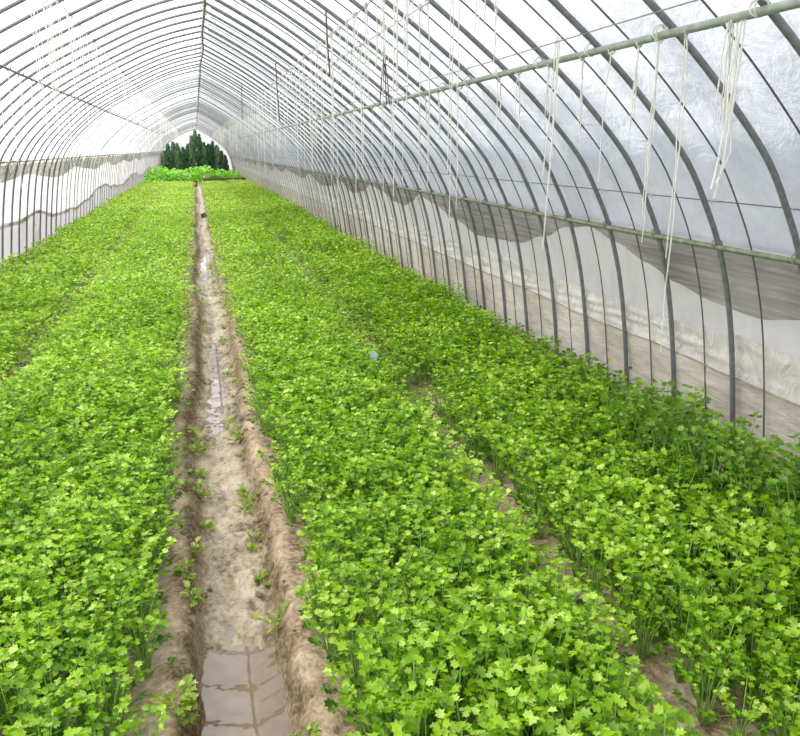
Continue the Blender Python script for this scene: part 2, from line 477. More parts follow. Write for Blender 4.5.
# ------------------------------------------------------------------ right wall: skirt, folded band, sagging net
def wall_x(z, off, right=True):
    return prof_at_z(RIGHT, z) + off if right else prof_at_z(LEFT, z) - off
ys_w = [YSTART + i * .06 for i in range(int(18 / .06))] 
ys_w += list(np.arange(ys_w[-1] + .2, YEND, .25))
sk = empty('plastic_skirt', (2.6, YSTART, 0)); tag(sk, 'dirty beige plastic skirt with a folded white top along the foot of the right wall', 'plastic skirt')
def skirt_top(y): return .555 + .02 * noise.noise(Vector((y * .9, 0, 0))) + .012 * noise.noise(Vector((y * 3, 3, 0)))
def fold_top(y): return .77 + .05 * noise.noise(Vector((y * .8, 9, 0))) + .025 * noise.noise(Vector((y * 2.9, 5, 0)))
def low_fn(t, y):
    z = -.04 + (skirt_top(y) + .04) * t
    b = .012 * noise.noise(Vector((y * 1.6, t * 5, 2))) + .006 * noise.noise(Vector((y * 5, t * 9, 2)))
    return (wall_x(max(z, 0), .022 + b) - 2.6, y - YSTART, z)
link_mesh('lower_band', grid_mesh('lower_band', low_fn, list(np.linspace(0, 1, 14)), ys_w), M['skirt'], sk)
def fold_fn(t, y):
    z = skirt_top(y) - .01 + (fold_top(y) - skirt_top(y)) * t
    b = .022 * noise.noise(Vector((y * 2.6 + t * 3.5, t * 4, 8))) + .030 * abs(noise.noise(Vector((y * 9 - t * 7, t * 2.5, 8)))) + .012 * abs(noise.noise(Vector((y * 15 + t * 14, t * 3, 3))))
    return (wall_x(z, .024 + b * math.sin(math.pi * min(1, t * .9 + .08))) - 2.6, y - YSTART, z)
link_mesh('folded_band', grid_mesh('folded_band', fold_fn, list(np.linspace(0, 1, 16)), ys_w), M['fold'], sk)
link_mesh('edge_cord', tubes_mesh('edge_cord', [([(wall_x(skirt_top(y), .016) - 2.6, y - YSTART, skirt_top(y)) for y in ys_w], .004)], 5),
          solid_mat('brown_cord', (.25, .19, .13), (.4, .32, .24)), sk)

SCAL = [(1.0, 1.10), (1.7, 1.16), (2.3, 1.05), (2.79, .97), (3.18, .91), (3.51, .93), (3.85, .98), (4.11, 1.05), (4.45, 1.14), (4.75, 1.205), (5.1, 1.17), (5.6, 1.05),
        (6.1, .95), (6.36, .93), (7.15, .90), (7.8, 1.0), (8.5, 1.12), (9.0, 1.185), (9.5, 1.07), (9.88, 1.0), (10.4, 1.02), (11.03, 1.13), (11.7, 1.18),
        (12.5, 1.05), (13.4, .98), (14.5, 1.15), (15.5, 1.0), (17, .95), (18.5, 1.15), (20, 1.0), (23, 1.1)]
def scal(y):
    if y > 23: return 1.07 + .07 * math.sin(y * 1.7) + .03 * math.sin(y * .6)
    if y <= SCAL[0][0]: return SCAL[0][1]
    for (a, za), (b, zb) in zip(SCAL, SCAL[1:]):
        if a <= y <= b:
            t = (y - a) / (b - a); t = t * t * (3 - 2 * t); return za + (zb - za) * t
    return 1.1
def net_fn(t, y):
    zt = 1.245; zb = scal(y)
    z = zt + (zb - zt) * t
    belly = .04 * math.sin(math.pi * t) ** 1.3 * ((zt - zb) / .3)
    fold = .012 * math.sin(t * 16 + 3 * noise.noise(Vector((y * .8, t, 0)))) * ((zt - zb) / .3) + .008 * noise.noise(Vector((y * 3, t * 6, 1)))
    return (wall_x(z, .03 + 0 * belly + fold * .5), y, z)
nc = link_mesh('net_curtain', grid_mesh('net_curtain', net_fn, list(np.linspace(0, 1, 26)), ys_w), M['net'])
tag(nc, 'grey-brown net sagging in scallops below the right eave rail', 'net curtain')

# ------------------------------------------------------------------ left wall: net band and patchy skirt
def lnet_fn(t, y):
    zt = 1.53; zb = 1.27 + .06 * math.sin(y * 1.1) + .05 * noise.noise(Vector((y * .7, 2, 0)))
    z = zt + (zb - zt) * t
    return (wall_x(z, .026 + .008 * math.sin(t * 14 + y), False), y, z)
ln = link_mesh('net_curtain', grid_mesh('net_curtain', lnet_fn, list(np.linspace(0, 1, 12)), ys_w),
               film_mat('mottled_net', (.16, .15, .10), (.60, .57, .50), .15, .5, (1, 2, 2), 6, .6, .4, .0, .42, .58))
tag(ln, 'mottled brown net bunched along the left wall below its eave rail', 'net curtain')
ls = empty('plastic_skirt', (-2.6, YSTART, 0)); tag(ls, 'pale lilac-white plastic skirt with brown patches at the foot of the left wall', 'plastic skirt')
def lst(y): return .62 + .12 * math.sin(y * .55 + 1) + .08 * noise.noise(Vector((y * .6, 7, 0)))
def lsk_fn(t, y):
    z = -.04 + (lst(y) + .04) * t
    return (wall_x(max(z, 0), .024 + .01 * noise.noise(Vector((y * 2, t * 4, 2))), False) + 2.6, y - YSTART, z)
link_mesh('lower_band', grid_mesh('lower_band', lsk_fn, list(np.linspace(0, 1, 8)), ys_w),
          film_mat('pale_skirt_film', (.55, .48, .40), (.66, .64, .68), .03, .6, (1, .6, 1), 2, .4, .3, .03, .40, .47), ls)
def lsr_fn(t, y):
    z = lst(y) - .05 * t * (1 + noise.noise(Vector((y * 1.2, 1, 1)))) - .015
    return (wall_x(z, .014, False) + 2.6, y - YSTART, z)
link_mesh('rolled_edge', grid_mesh('rolled_edge', lsr_fn, [0, .5, 1], ys_w),
          film_mat('rolled_brown_edge', (.22, .19, .12), (.66, .60, .48), .1, .4, (1, 1, 1), 3, .5, .3, 0, .42, .56), ls)

# roof shade nets far down the tunnel
for (a, b, lab) in ((17.6, 22, 'nearer grey shade net lying over the distant roof'), (26, 35, 'farther wide grey shade net over the distant roof')):
    P = offset_profile(PROF, .075)
    i0 = min(range(len(P)), key=lambda i: abs(P[i].x - 1.3) + (0 if P[i].y > 2 else 9)); i1 = min(range(len(P)), key=lambda i: abs(P[i].x + .9) + (0 if P[i].y > 2 else 9))
    seg = P[i0:i1 + 1]
    me = grid_mesh('roof_net', lambda i, y: (seg[i].x, y, seg[i].y + .006 * math.sin(y * 5)), list(range(len(seg))), list(np.arange(a, b, .25)))
    tag(link_mesh('roof_net', me, M['roofnet']), lab, 'shade net')

# ------------------------------------------------------------------ hanging twine
def twine_variant(n_str, L, seed):
    rr = random.Random(seed); lines = []
    for s in range(n_str):
        l = L * rr.uniform(.55, 1.0) if s else L
        x, y = rr.uniform(-.012, .012), rr.uniform(-.02, .02)
        pts = [(0, y * .4, .02)]
        m = 9; dx = rr.uniform(-.012, .012)
        for i in range(1, m + 1):
            t = i / m
            pts.append((x * min(1, t * 3) + dx * t + rr.uniform(-.004, .004), y + rr.uniform(-.004, .004), -l * t))
        lines.append((pts, [.0026] * (m - 1) + [.0024, .0018]))
    # the knot round the wire
    lines.append(([(.014 * math.cos(t), .006 * t / 6, .014 * math.sin(t) + .004) for t in np.linspace(0, 6.28, 9)], .004))
    me = tubes_mesh('hanging_twine', lines, 5); me.materials.append(M['twine'])
    return me
short = [twine_variant(n, L, 100 + i) for i, (n, L) in enumerate([(2, .22), (1, .3), (3, .4), (2, .5), (1, .45), (3, .28)])]
long_ = [twine_variant(n, L, 200 + i) for i, (n, L) in enumerate([(2, .8), (1, 1.0), (3, .9), (2, 1.15), (1, .7), (3, .65)])]
ROWS = [
    ('left pipe', -1.50, 2.34, 3.5, 40, 70, .5, 'white twine hanging from the dark pipe on the left slope'),
    ('left wire', -.90, 2.735, 5.5, 48, 95, .5, 'white twine hanging from the thin wire left of the ridge'),
    ('right wire', 1.10, 2.565, 4.2, 50, 110, .5, 'white twine hanging from the thin wire right of the ridge'),
    ('mid wire', 1.27, 2.455, 3.4, 44, 64, .5, 'white twine hanging from the wire between ridge and grey-green pipe'),
    ('right pipe', 1.705, 2.09, 2.35, 40, 62, .35, 'white twine hanging from the pale grey-green pipe'),
]
TW = []
for key, x, z, a, b, n, pl, lab in ROWS:
    yv = a
    for i in range(n):
        t = i / (n - 1)
        yv = a + (b - a) * t ** 1.5 + random.uniform(-.12, .12) * (1 + t)
        L = random.random() < pl
        me = random.choice(long_ if L else short)
        lab_ = ('long ' if L else 'short ') + lab + (', among the far ones' if t > .45 else ', among the near ones')
        TW.append((yv, x, z, me, random.uniform(0, 6.28), random.uniform(.75, 1.2), lab_, key))
TW.sort(key=lambda q: q[0])
for yv, x, z, me, rz, sc, lab_, key in TW[:290]:
    o = link_mesh('hanging_twine', me)
    o.location = (x, yv, z); o.rotation_euler = (0, 0, rz); o.scale = (1, 1, sc)
    tag(o, lab_, 'twine', 'twine on the ' + key)
Vs = []; Fs = []; off = 0
for yv, x, z, me, rz, sc, lab_, key in TW[290:]:
    v = np.empty(len(me.vertices) * 3, dtype=np.float32); me.vertices.foreach_get('co', v); v = v.reshape(-1, 3)
    f = np.empty(len(me.loops), dtype=np.int32); me.loops.foreach_get('vertex_index', f); f = f.reshape(-1, 4)
    c, s_ = math.cos(rz), math.sin(rz)
    Vs.append(v @ np.array([[c, s_, 0], [-s_, c, 0], [0, 0, sc]]) + (x, yv, z)); Fs.append(f + off); off += len(v)
o = link_mesh('distant_twine', np_mesh('distant_twine', np.concatenate(Vs), np.concatenate(Fs)), M['twine'])
tag(o, 'hazy mass of white twine hanging in the far end of the tunnel before the hedge', 'twine', kind='stuff')

# distinctive hanging pieces
def special_twine(pts_list, loc, lab):
    me = tubes_mesh('hanging_twine', [(p, .0035) for p in pts_list], 5)
    o = link_mesh('hanging_twine', me, M['twine']); o.location = loc
    tag(o, lab, 'twine')
special_twine([[(0, 0, .02), (.005, .01, -.2), (-.03, .01, -.48), (-.045, 0, -.52)], [(0, .02, .02), (.012, .02, -.25), (.03, .02, -.40), (-.02, .01, -.5)],
               [(0, -.02, .02), (-.004, -.02, -.15), (-.015, -.01, -.42), (-.03, 0, -.55)], [(0, -.01, .02), (-.03, -.01, -.18), (-.02, -.01, -.3)]],
              (1.705, 2.33, 2.09), 'large looped bunch of white twine on the pipe in the upper right corner')
special_twine([[(0, 0, .02), (0, .01, -.4), (-.02, .01, -.95)], [(0, .02, .02), (-.012, .02, -.3), (-.03, .03, -.6)], [(0, -.02, .02), (-.014, -.02, -.5), (-.02, 0, -.8)]],
              (1.645, 3.55, 2.175), 'long triple strand of white twine falling past the pipe near the top right')

def dark_hanger(x, y, z, L, dx, lab, multi=False):
    lines = [([(0, 0, .05), (dx * .3, 0, -L * .4), (dx, 0, -L)], .006)]
    if multi:
        lines = [([(0, 0, .05), (dx * s * .6, .01 * s, -L * .5), (dx * s, .02 * s, -L)], .004) for s in (-1, -.3, .5, 1.2)]
        lines.append(([(0, 0, .06), (.004, 0, 0), (0, 0, -.05)], .009))
    o = link_mesh('tie_rod', tubes_mesh('tie_rod', lines, 6), M['cord_dark']); o.location = (x, y, z)
    tag(o, lab, 'tie')
dark_hanger(1.02, 6.3, 2.66, .42, .02, 'dark maroon tie hanging by the ridge side, nearest of the dark ties')
dark_hanger(1.02, 10.2, 2.66, .62, .02, 'dark tie rod hanging right of the ridge in the middle distance')
dark_hanger(.85, 14.5, 2.74, .55, -.02, 'dark tie rod hanging right of the ridge, farthest of the dark ties')
dark_hanger(1.42, 6.1, 2.36, .34, .04, 'brown frayed bundle of cords hanging just above the grey-green pipe', True)

# ------------------------------------------------------------------ celery
def leaf_template(lod):
    if lod == 0:
        P = [(0, 0), (.24, .06), (.50, .30), (.30, .42), (.46, .72), (.16, .74), (0, 1.0), (-.16, .74), (-.46, .72), (-.30, .42), (-.50, .30), (-.24, .06)]
        V = [(0, .45, -.09)] + [(x, y, .28 * abs(x) - .14 * (y - .45) ** 2) for x, y in P]
        F = [(0, i, i % 12 + 1) for i in range(1, 13)]
    elif lod == 1:
        P = [(0, 0), (.42, .22), (.40, .7), (0, 1.0), (-.40, .7), (-.42, .22)]
        V = [(0, .45, -.08)] + [(x, y, .06 * abs(x)) for x, y in P]
        F = [(0, i, i % 6 + 1) for i in range(1, 7)]
    else:
        V = [(0, 0, 0), (.45, .5, .05), (0, 1, 0), (-.45, .5, .05)]
        F = [(0, 1, 2), (0, 2, 3)]
    return np.array(V, float), np.array(F, int)
TPL = [leaf_template(i) for i in range(3)]

def make_plant(seed, nst=15, H=.26, spread=.085, leaf=.0265):
    r = random.Random(seed)
    LV = []          # leaflets: origin, along, side, normal, size, tint
    ST = []          # petioles
    for s in range(nst):
        az = 2 * math.pi * (s + r.uniform(-.35, .35)) / nst
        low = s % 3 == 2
        lean = spread * (r.uniform(.7, 1.1) if low else r.uniform(.2, 1.1))
        h = H * (r.uniform(.3, .62) if low else r.uniform(.72, 1.05))
        base = Vector((math.cos(az) * .012, math.sin(az) * .012, 0))
        mid = Vector((math.cos(az) * (.012 + lean * .35), math.sin(az) * (.012 + lean * .35), h * .6))
        top = Vector((math.cos(az) * (.015 + lean), math.sin(az) * (.015 + lean), h))
        ST.append((base, mid, top))
        out = Vector((math.cos(az), math.sin(az), 0)); side = Vector((-math.sin(az), math.cos(az), 0))
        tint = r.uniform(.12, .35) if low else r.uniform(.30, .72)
        def leaflet(o, d, sz):
            d = d.normalized()
            nrm = Vector((r.uniform(-.95, .95), r.uniform(-.95, .95), 1)).normalized()
            sd = d.cross(nrm).normalized(); nn = sd.cross(d).normalized()
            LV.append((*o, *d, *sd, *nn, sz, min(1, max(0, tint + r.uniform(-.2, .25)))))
        leaflet(top, out * .8 + Vector((0, 0, r.uniform(-.2, .5))), leaf * r.uniform(.95, 1.3))
        for t, k in ((.98, 1.0), (.78, .85)):
            p = mid.lerp(top, t)
            for sg in (-1, 1):
                dv = side * sg + out * .35 + Vector((0, 0, r.uniform(-.1, .45)))
                leaflet(p + side * sg * .006, dv, leaf * k * r.uniform(.75, 1.15))
        if r.random() < .6:
            p = mid.lerp(top, .5)
            leaflet(p, side * r.choice((-1, 1)) + Vector((0, 0, .2)), leaf * .7)
    return np.array(LV), ST

def expand(LV, lod):
    """leaflet table -> vertices, faces, tint"""
    TV, TF = TPL[lod]
    O = LV[:, 0:3]; D = LV[:, 3:6]; Sd = LV[:, 6:9]; Nn = LV[:, 9:12]; sz = LV[:, 12:13]; ti = LV[:, 13]
    n = len(LV); k = len(TV)
    V = (O[:, None, :] + (TV[None, :, 0:1] * Sd[:, None, :] + TV[None, :, 1:2] * D[:, None, :] + TV[None, :, 2:3] * Nn[:, None, :]) * sz[:, None, :])
    F = TF[None] + (np.arange(n) * k)[:, None, None]
    return V.reshape(-1, 3), F.reshape(-1, 3), np.repeat(ti, k)

def stems_arrays(ST, r=.0028):
    V = []; F = []
    for pts in ST:
        v, f = tube_arrays(pts, [r * 1.3, r, r * .6], 4)
        o = len(V); V += [tuple(p) for p in v]; F += [tuple(i + o for i in q) for q in f]
    return np.array(V), np.array(F)

NV = 12
VARS = [make_plant(500 + i) for i in range(NV)]
VMESH = []
for LV, ST in VARS:
    V, F, T = expand(LV, 0)
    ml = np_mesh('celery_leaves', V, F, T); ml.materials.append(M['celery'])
    sv, sf = stems_arrays(ST); ms = np_mesh('celery_stalks', sv, sf); ms.materials.append(M['petiole'])
    VMESH.append((ml, ms))
TALL = []
for i in range(6):
    LV, ST = make_plant(700 + i, 12, .40, .11, .031)
    V, F, T = expand(LV, 0)
    ml = np_mesh('tall_celery_leaves', V, F, T); ml.materials.append(M['celery_shade'])
    sv, sf = stems_arrays(ST); ms = np_mesh('tall_celery_stalks', sv, sf); ms.materials.append(M['petiole'])
    TALL.append((ml, ms))

def path_l(Y): return lerp(-.19, -.15, (Y - 4) / 4) + .025 * noise.noise(Vector((Y * 1.5, 1, 0)))
def path_r(Y): return lerp(.27, .19, (Y - 3) / 8) + .025 * noise.noise(Vector((Y * 1.5, 2, 0)))
def bed_of(X, Y):
    wl_ = .05 * noise.noise(Vector((Y * .6, 11, 0))); wr_ = .04 * noise.noise(Vector((Y * .7, 12, 0)))
    if X < -2.5 or X > 2.47: return None
    if X < -1.42 + wl_: return 0
    if X < -1.32 + wl_: return None
    if X < path_l(Y) - .05: return 1
    if X < path_r(Y) + .05: return None
    g = .5 * (1 - sstep(3.6, 6.0, Y))
    if X < 1.27 - .10 * g + wr_: return 2
    if X < 1.35 + .08 * g + wr_: return None
    return 3
CAM = Vector((0, 0, 1.7))
Mrow = ((0.969446, -0.06630997, 0.23617249), (-0.24530483, -0.26205735, 0.93335496), (0.0, -0.96277148, -0.27031661))
def project(p):
    q = Vector(p) - CAM
    c = [sum(Mrow[j][i] * q[j] for j in range(3)) for i in range(3)]
    if c[2] < .1: return None
    return 400 + 780 * c[0] / c[2], 368 + 780 * c[1] / c[2], c[2]

def plant_height(X, Y, bed):
    h = 1.0 + .18 * noise.noise(Vector((X * .9, Y * .7, 4)))
    if bed == 3:
        h *= 1.0 + .12 * sstep(1.4, 2.0, X)
        h *= 1 + .22 * sstep(1.8, 2.3, X) * (1 - sstep(4.5, 7.0, Y))
    if bed == 0: h *= 1.08
    h *= .80 + .20 * (1 - sstep(20, 40, Y))
    # lower at the bed edges
    edges = [abs(X - path_l(Y)), abs(X - path_r(Y)), abs(X + 1.36), abs(X - 1.30)]
    h *= lerp(.80, 1.0, (min(edges) - .05) / .15)
    return h

plants = []     # X, Y, bed, height, zone
def scatter(y0, y1, sp):
    y = y0
    while y < y1:
        x = -2.6 + random.uniform(0, sp)
        while x < 2.6:
            px = x + random.uniform(-.35, .35) * sp; py = y + random.uniform(-.35, .35) * sp
            b = bed_of(px, py)
            if b is not None: plants.append((px, py, b))
            x += sp
        y += sp
scatter(1.0, 9, .104)
near_n = len(plants)
scatter(9, 20, .125)
mid_n = len(plants)
scatter(20, 40.7, .17)

# gap patches of the crop where soil shows (a thin spot in the right furrow)
def in_hole(X, Y): return ((X - 1.46) / .10) ** 2 + ((Y - 5.0) / .30) ** 2 < 1
cand = []
for idx, (X, Y, b) in enumerate(plants[:near_n]):
    if Y > 4.6: continue
    pr = project((X, Y, .2))
    if pr and -25 < pr[0] < 825 and pr[1] < 790 and not in_hole(X, Y):
        cand.append((pr[2], idx))
cand.sort()
indiv = set(i for d, i in cand[:262])
wallc = [i for d, i in cand[262:] if plants[i][0] > 2.12][:38]
tallset = set(wallc) | set(i for i in indiv if plants[i][0] > 2.2)
indiv |= set(wallc)
BEDN = ['outer left bed', 'left bed', 'middle bed', 'right bed']
for i in sorted(indiv):
    X, Y, b = plants[i]
    tall = i in tallset
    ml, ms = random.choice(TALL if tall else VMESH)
    h = plant_height(X, Y, b) * random.uniform(.9, 1.08) * (.85 if tall else 1)
    e = empty('celery_plant', (X, Y, ground_z(X, Y) - .005), random.uniform(0, 6.28))
    e.scale = (min(h, 1.1) * 1.02, min(h, 1.1) * 1.02, h)
    link_mesh('leaves', ml, parent=e); link_mesh('stalks', ms, parent=e)
    if tall: lab = 'tall celery plant, green darkened for shade, reaching up beside the right wall'
    else:
        edge = (b == 1 and X > path_l(Y) - .18) or (b == 2 and X < path_r(Y) + .18)
        furrow = (b == 2 and X > 1.02) or (b == 3 and X < 1.55)
        where = ', on its edge by the muddy path' if edge else (', on its edge by the narrow furrow' if furrow else ', in its crowded near end')
        lab = 'bright green leafy celery plant of the ' + BEDN[b] + where
    tag(e, lab, 'celery plant', 'nearest celery plants of the ' + BEDN[b])

acc = {0: [], 1: [], 2: [], 3: []}; stalks = {0: [], 1: [], 2: [], 3: []}
for lod, (a, b_) in enumerate(((0, near_n), (near_n, mid_n), (mid_n, len(plants)))):
    per = {0: [], 1: [], 2: [], 3: []}
    for i in range(a, b_):
        if i in indiv: continue
        X, Y, b = plants[i]
        if in_hole(X, Y): continue
        LV, ST = VARS[random.randrange(NV)]
        if lod == 1: LV = LV[random.randrange(2)::2]
        if lod == 2: LV = LV[random.randrange(3)::3]
        h = plant_height(X, Y, b) * random.uniform(.85, 1.1)
        if lod == 0 and random.random() < .03: h *= 1.2
        th = random.uniform(0, 6.28); c, s = math.cos(th), math.sin(th)
        R = np.array([[c, -s, 0], [s, c, 0], [0, 0, 1]])
        L2 = LV.copy()
        for q in (0, 3, 6, 9): L2[:, q:q + 3] = L2[:, q:q + 3] @ R.T
        gz = ground_z(X, Y) if lod == 0 else 0.
        L2[:, 0:3] = L2[:, 0:3] * (1.0 if lod == 0 else 1.15 if lod == 1 else 1.4, 1.0 if lod == 0 else 1.15 if lod == 1 else 1.4, h) + (X, Y, gz)
        L2[:, 12] *= (1.0, 1.35, 2.1)[lod] * min(h, 1.15)
        dk = random.uniform(-.06, .08)
        if b == 3: dk -= .16 * sstep(1.9, 2.4, X) * (1 - sstep(6, 9, Y)) + .03  # shade near the right wall put into the leaf tint
        if lod == 2: dk += .06
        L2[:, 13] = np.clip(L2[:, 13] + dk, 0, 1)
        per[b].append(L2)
        if lod == 0 and Y < 6 and b != 0:
            for (p0, p1, p2) in ST[::1 if Y < 4 else 2]:
                stalks[b].append([Vector((R @ np.array(p)) * np.array((1, 1, h)) + np.array((X, Y, gz))) for p in (p0, p1, p2)])
    for b in per:
        if per[b]:
            V, F, T = expand(np.concatenate(per[b]), (0, 1, 2)[lod])
            acc[b].append((V, F, T))
for b in range(4):
    off = 0; Vs = []; Fs = []; Ts = []
    for V, F, T in acc[b]:
        Vs.append(V); Fs.append(F + off); Ts.append(T); off += len(V)
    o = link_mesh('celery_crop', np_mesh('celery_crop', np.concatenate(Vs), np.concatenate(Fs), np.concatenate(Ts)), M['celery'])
    tag(o, ['dense bright green celery foliage of the narrow outer left bed beside the left wall',
            'dense bright green celery foliage of the left bed, left of the muddy path',
            'dense bright green celery foliage of the wide middle bed, right of the muddy path',
            'dense green celery foliage of the right bed between furrow and right wall'][b], 'celery crop', kind='stuff')
    if stalks[b]:
        sv, sf = stems_arrays(stalks[b])
        s_ = link_mesh('stalks', np_mesh('stalks', sv, sf), M['petiole'], o); s_['kind'] = 'stuff'

# ------------------------------------------------------------------ weeds on the path
def weed_mesh(seed, n, H, leaf, wide=.35):
    r = random.Random(seed); LV = []; ST = []
    for i in range(n):
        az = r.uniform(0, 6.28); el = r.uniform(.25, 1.2)
        L = H * r.uniform(.5, 1)
        top = Vector((math.cos(az) * L * math.cos(el) * .7, math.sin(az) * L * math.cos(el) * .7, L * math.sin(el)))
        ST.append((Vector((0, 0, 0)), top * .55, top))
        for j in range(3):
            d = Vector((math.cos(az + r.uniform(-1.2, 1.2)), math.sin(az + r.uniform(-1.2, 1.2)), r.uniform(-.1, .7))).normalized()
            nrm = Vector((r.uniform(-.3, .3), r.uniform(-.3, .3), 1)); sd = d.cross(nrm).normalized() * wide * 2; nn = sd.cross(d).normalized()
            o = top * r.uniform(.6, 1)
            LV.append((*o, *d, *sd, *nn, leaf * r.uniform(.7, 1.2), r.uniform(.2, 1)))
    V, F, T = expand(np.array(LV), 0)
    a = np_mesh('weed_leaves', V, F, T); a.materials.append(M['weed'])
    sv, sf = stems_arrays(ST, .0016); b = np_mesh('weed_stems', sv, sf); b.materials.append(M['petiole'])
    return a, b
WV = [weed_mesh(31, 9, .08, .035), weed_mesh(32, 14, .11, .032), weed_mesh(33, 8, .07, .05, .2), weed_mesh(34, 18, .15, .04), weed_mesh(35, 6, .05, .03)]
def weed(x, y, v, sc, lab):
    e = empty('weed', (x, y, ground_z(x, y) - .004), random.uniform(0, 6.28)); e.scale = (sc,) * 3
    link_mesh('leaves', WV[v][0], parent=e); link_mesh('stems', WV[v][1], parent=e)
    tag(e, lab, 'weed', 'weeds along the muddy path')
weed(.185, 2.66, 1, 1.0, 'grassy weed tuft on the right lip of the near puddle')
weed(-.17, 2.13, 3, .95, 'largest leafy weed at the bottom of the photo, left of the puddle')
weed(.20, 1.97, 3, .7, 'yellow-green weed at the bottom edge, right of the puddle')
weed(-.13, 2.80, 0, .95, 'small pale weed on the left ditch bank beside the puddle head')
weed(-.12, 3.22, 0, .8, 'yellowish seedling on the left ditch bank above the puddle')
weed(-.15, 2.97, 2, .9, 'thin weed sprawling across the left ditch bank')
weed(-.10, 3.86, 1, 1.15, 'bushy low weed clump on the left bank in mid path')
weed(-.09, 4.15, 4, 1.2, 'low yellow-green sprig on the left bank just beyond the bushy clump')
weed(-.07, 3.55, 4, 1.3, 'flat weed on the left bank just before the bushy clump')
weed(-.13, 4.5, 1, 1.3, 'leafy weed clump on the left bank where the middle puddle begins')
weed(-.12, 4.8, 3, .7, 'tufted weed on the left bank beside the middle puddle')
weed(.13, 4.65, 1, 1.0, 'yellow-green weed tuft on the right bank beside the middle puddle')
weed(.15, 3.75, 1, .9, 'yellow-green weed tuft on the right bank in mid path')
weed(.13, 3.3, 4, 1.0, 'sparse sprig on the right ditch bank above the puddle')
weed(.16, 3.0, 2, .7, 'sparse sprig on the right ditch bank close to the puddle head')
for i in range(52):
    y = 3.2 + i * .2 + random.uniform(-.1, .1)
    s = random.choice((-1, 1, 1))
    x = .03 + ditch_c(y) + s * random.uniform(.08, .13)
    weed(x, y, random.choice((0, 1, 4, 1)), random.uniform(.45, .8), 'small weed on the %s bank of the ditch, in the far half of the path' % ('right' if s > 0 else 'left'))

# clods
def clod(x, y, s, lab, seed):
    import bmesh
    bm = bmesh.new(); bmesh.ops.create_icosphere(bm, subdivisions=3, radius=1)
    for v in bm.verts:
        k = 1 + .35 * noise.noise(v.co * 1.6 + Vector((seed, 0, 0))) + .15 * noise.noise(v.co * 5)
        v.co *= k; v.co.z = max(v.co.z * .75, -.4)
    me = bpy.data.meshes.new('soil_clod'); bm.to_mesh(me); bm.free()
    o = link_mesh('soil_clod', me, M['clod']); o.location = (x, y, ground_z(x, y) + s * .35); o.scale = (s, s, s)
    tag(o, lab, 'clod')
clod(.13, 22., .10, 'dark soil clod in the ditch, the farther of the two', 1)
clod(.27, 18., .085, 'dark soil clod on the right ditch bank, the nearer of the two', 5)
clod(-.13, 38.5, .13, 'dark heap at the far end of the path', 9)
for i in range(90):
    y = 1.7 + 5 * random.random() ** 1.3; s_ = random.choice((-1, 1))
    x = .035 + s_ * random.uniform(.09, .2)
    me_s = random.uniform(.006, .016)
    clod(x, y, me_s, 'small crumb of brown soil on the %s lip of the ditch' % ('right' if s_ > 0 else 'left'), i)
    o = COL.objects[-1]; o.name = 'soil_crumb'; o['group'] = 'soil crumbs on the ditch lips'
    o.data.materials.clear(); o.data.materials.append(M['soil'])

# pale scrap stuck among the leaves in the middle bed
me = bpy.data.meshes.new('plastic_scrap')
me.from_pydata([(0, 0, 0), (.05, .01, .004), (.055, .03, .08), (.03, .035, .10), (.0, .02, .085)], [], [(0, 1, 2, 3, 4)])
o = link_mesh('plastic_scrap', me, M['tag']); o.location = (1.13, 5.35, .19)
tag(o, 'small pale blue plastic scrap caught in the middle bed foliage', 'scrap')

# ------------------------------------------------------------------ far end: board, broad-leaved bushes, dark hedge
me = grid_mesh('edging_board', lambda u, v: (u, 41.4 + .02 * math.sin(u * 3), v), list(np.linspace(.28, 2.4, 12)), [-.02, .15, .30])
import bmesh
bm = bmesh.new(); bm.from_mesh(me); r_ = bmesh.ops.extrude_face_region(bm, geom=bm.faces[:])
for v in [g for g in r_['geom'] if isinstance(g, bmesh.types.BMVert)]: v.co.y += .05
bm.normal_update(); bm.to_mesh(me); bm.free()
tag(link_mesh('edging_board', me, M['board']), 'long dark edging board across the far end of the middle bed', 'board')
me2 = me.copy(); 
def bush_mesh(seed, n, R, H, leaf):
    r = random.Random(seed); LV = []
    for i in range(n):
        az = r.uniform(0, 6.28); el = math.asin(r.uniform(0, 1))
        d = Vector((math.cos(az) * math.cos(el), math.sin(az) * math.cos(el), math.sin(el)))
        o = Vector((d.x * R, d.y * R, d.z * H)) * r.uniform(.7, 1)
        dd = (Vector((d.x, d.y, d.z * .3 - .1)) + Vector((r.uniform(-.4, .4),) * 3)).normalized()
        nrm = (d + Vector((0, 0, .6))).normalized(); sd = dd.cross(nrm).normalized(); nn = sd.cross(dd).normalized()
        LV.append((*o, *dd, *sd, *nn, leaf * r.uniform(.7, 1.2), r.uniform(.2, 1) * (.4 + .6 * d.z)+.1))
    V, F, T = expand(np.array(LV), 0)
    m = np_mesh('bush_leaves', V, F, T); m.materials.append(M['squash'])
    ST = [(Vector((0, 0, 0)), Vector((math.cos(a) * R * .3, math.sin(a) * R * .3, H * .4)), Vector((math.cos(a) * R * .6, math.sin(a) * R * .6, H * .7))) for a in (0, 1.2, 2.5, 3.8, 5.1)]
    sv, sf = stems_arrays(ST, .012); s = np_mesh('bush_stems', sv, sf); s.materials.append(M['petiole'])
    return m, s
BV = [bush_mesh(61 + i, 150, .50, .66, .17) for i in range(3)]
bx = [(-1.98, 43, 1.15), (-1.5, 44, 1.0), (-.85, 43, 1.0), (-.25, 43.5, .95), (.35, 44.5, 1.15), (.95, 44, .85), (1.5, 44.5, 1.0), (2.0, 44, .8),
      (-2.12, 40.4, .8), (-1.95, 46.5, 1.2), (-1.2, 47, 1.1), (-.4, 47.5, 1.1), (.6, 48, 1.2), (1.3, 48, 1.0), (2.0, 47.5, .9), (-2.2, 38.2, .6)]
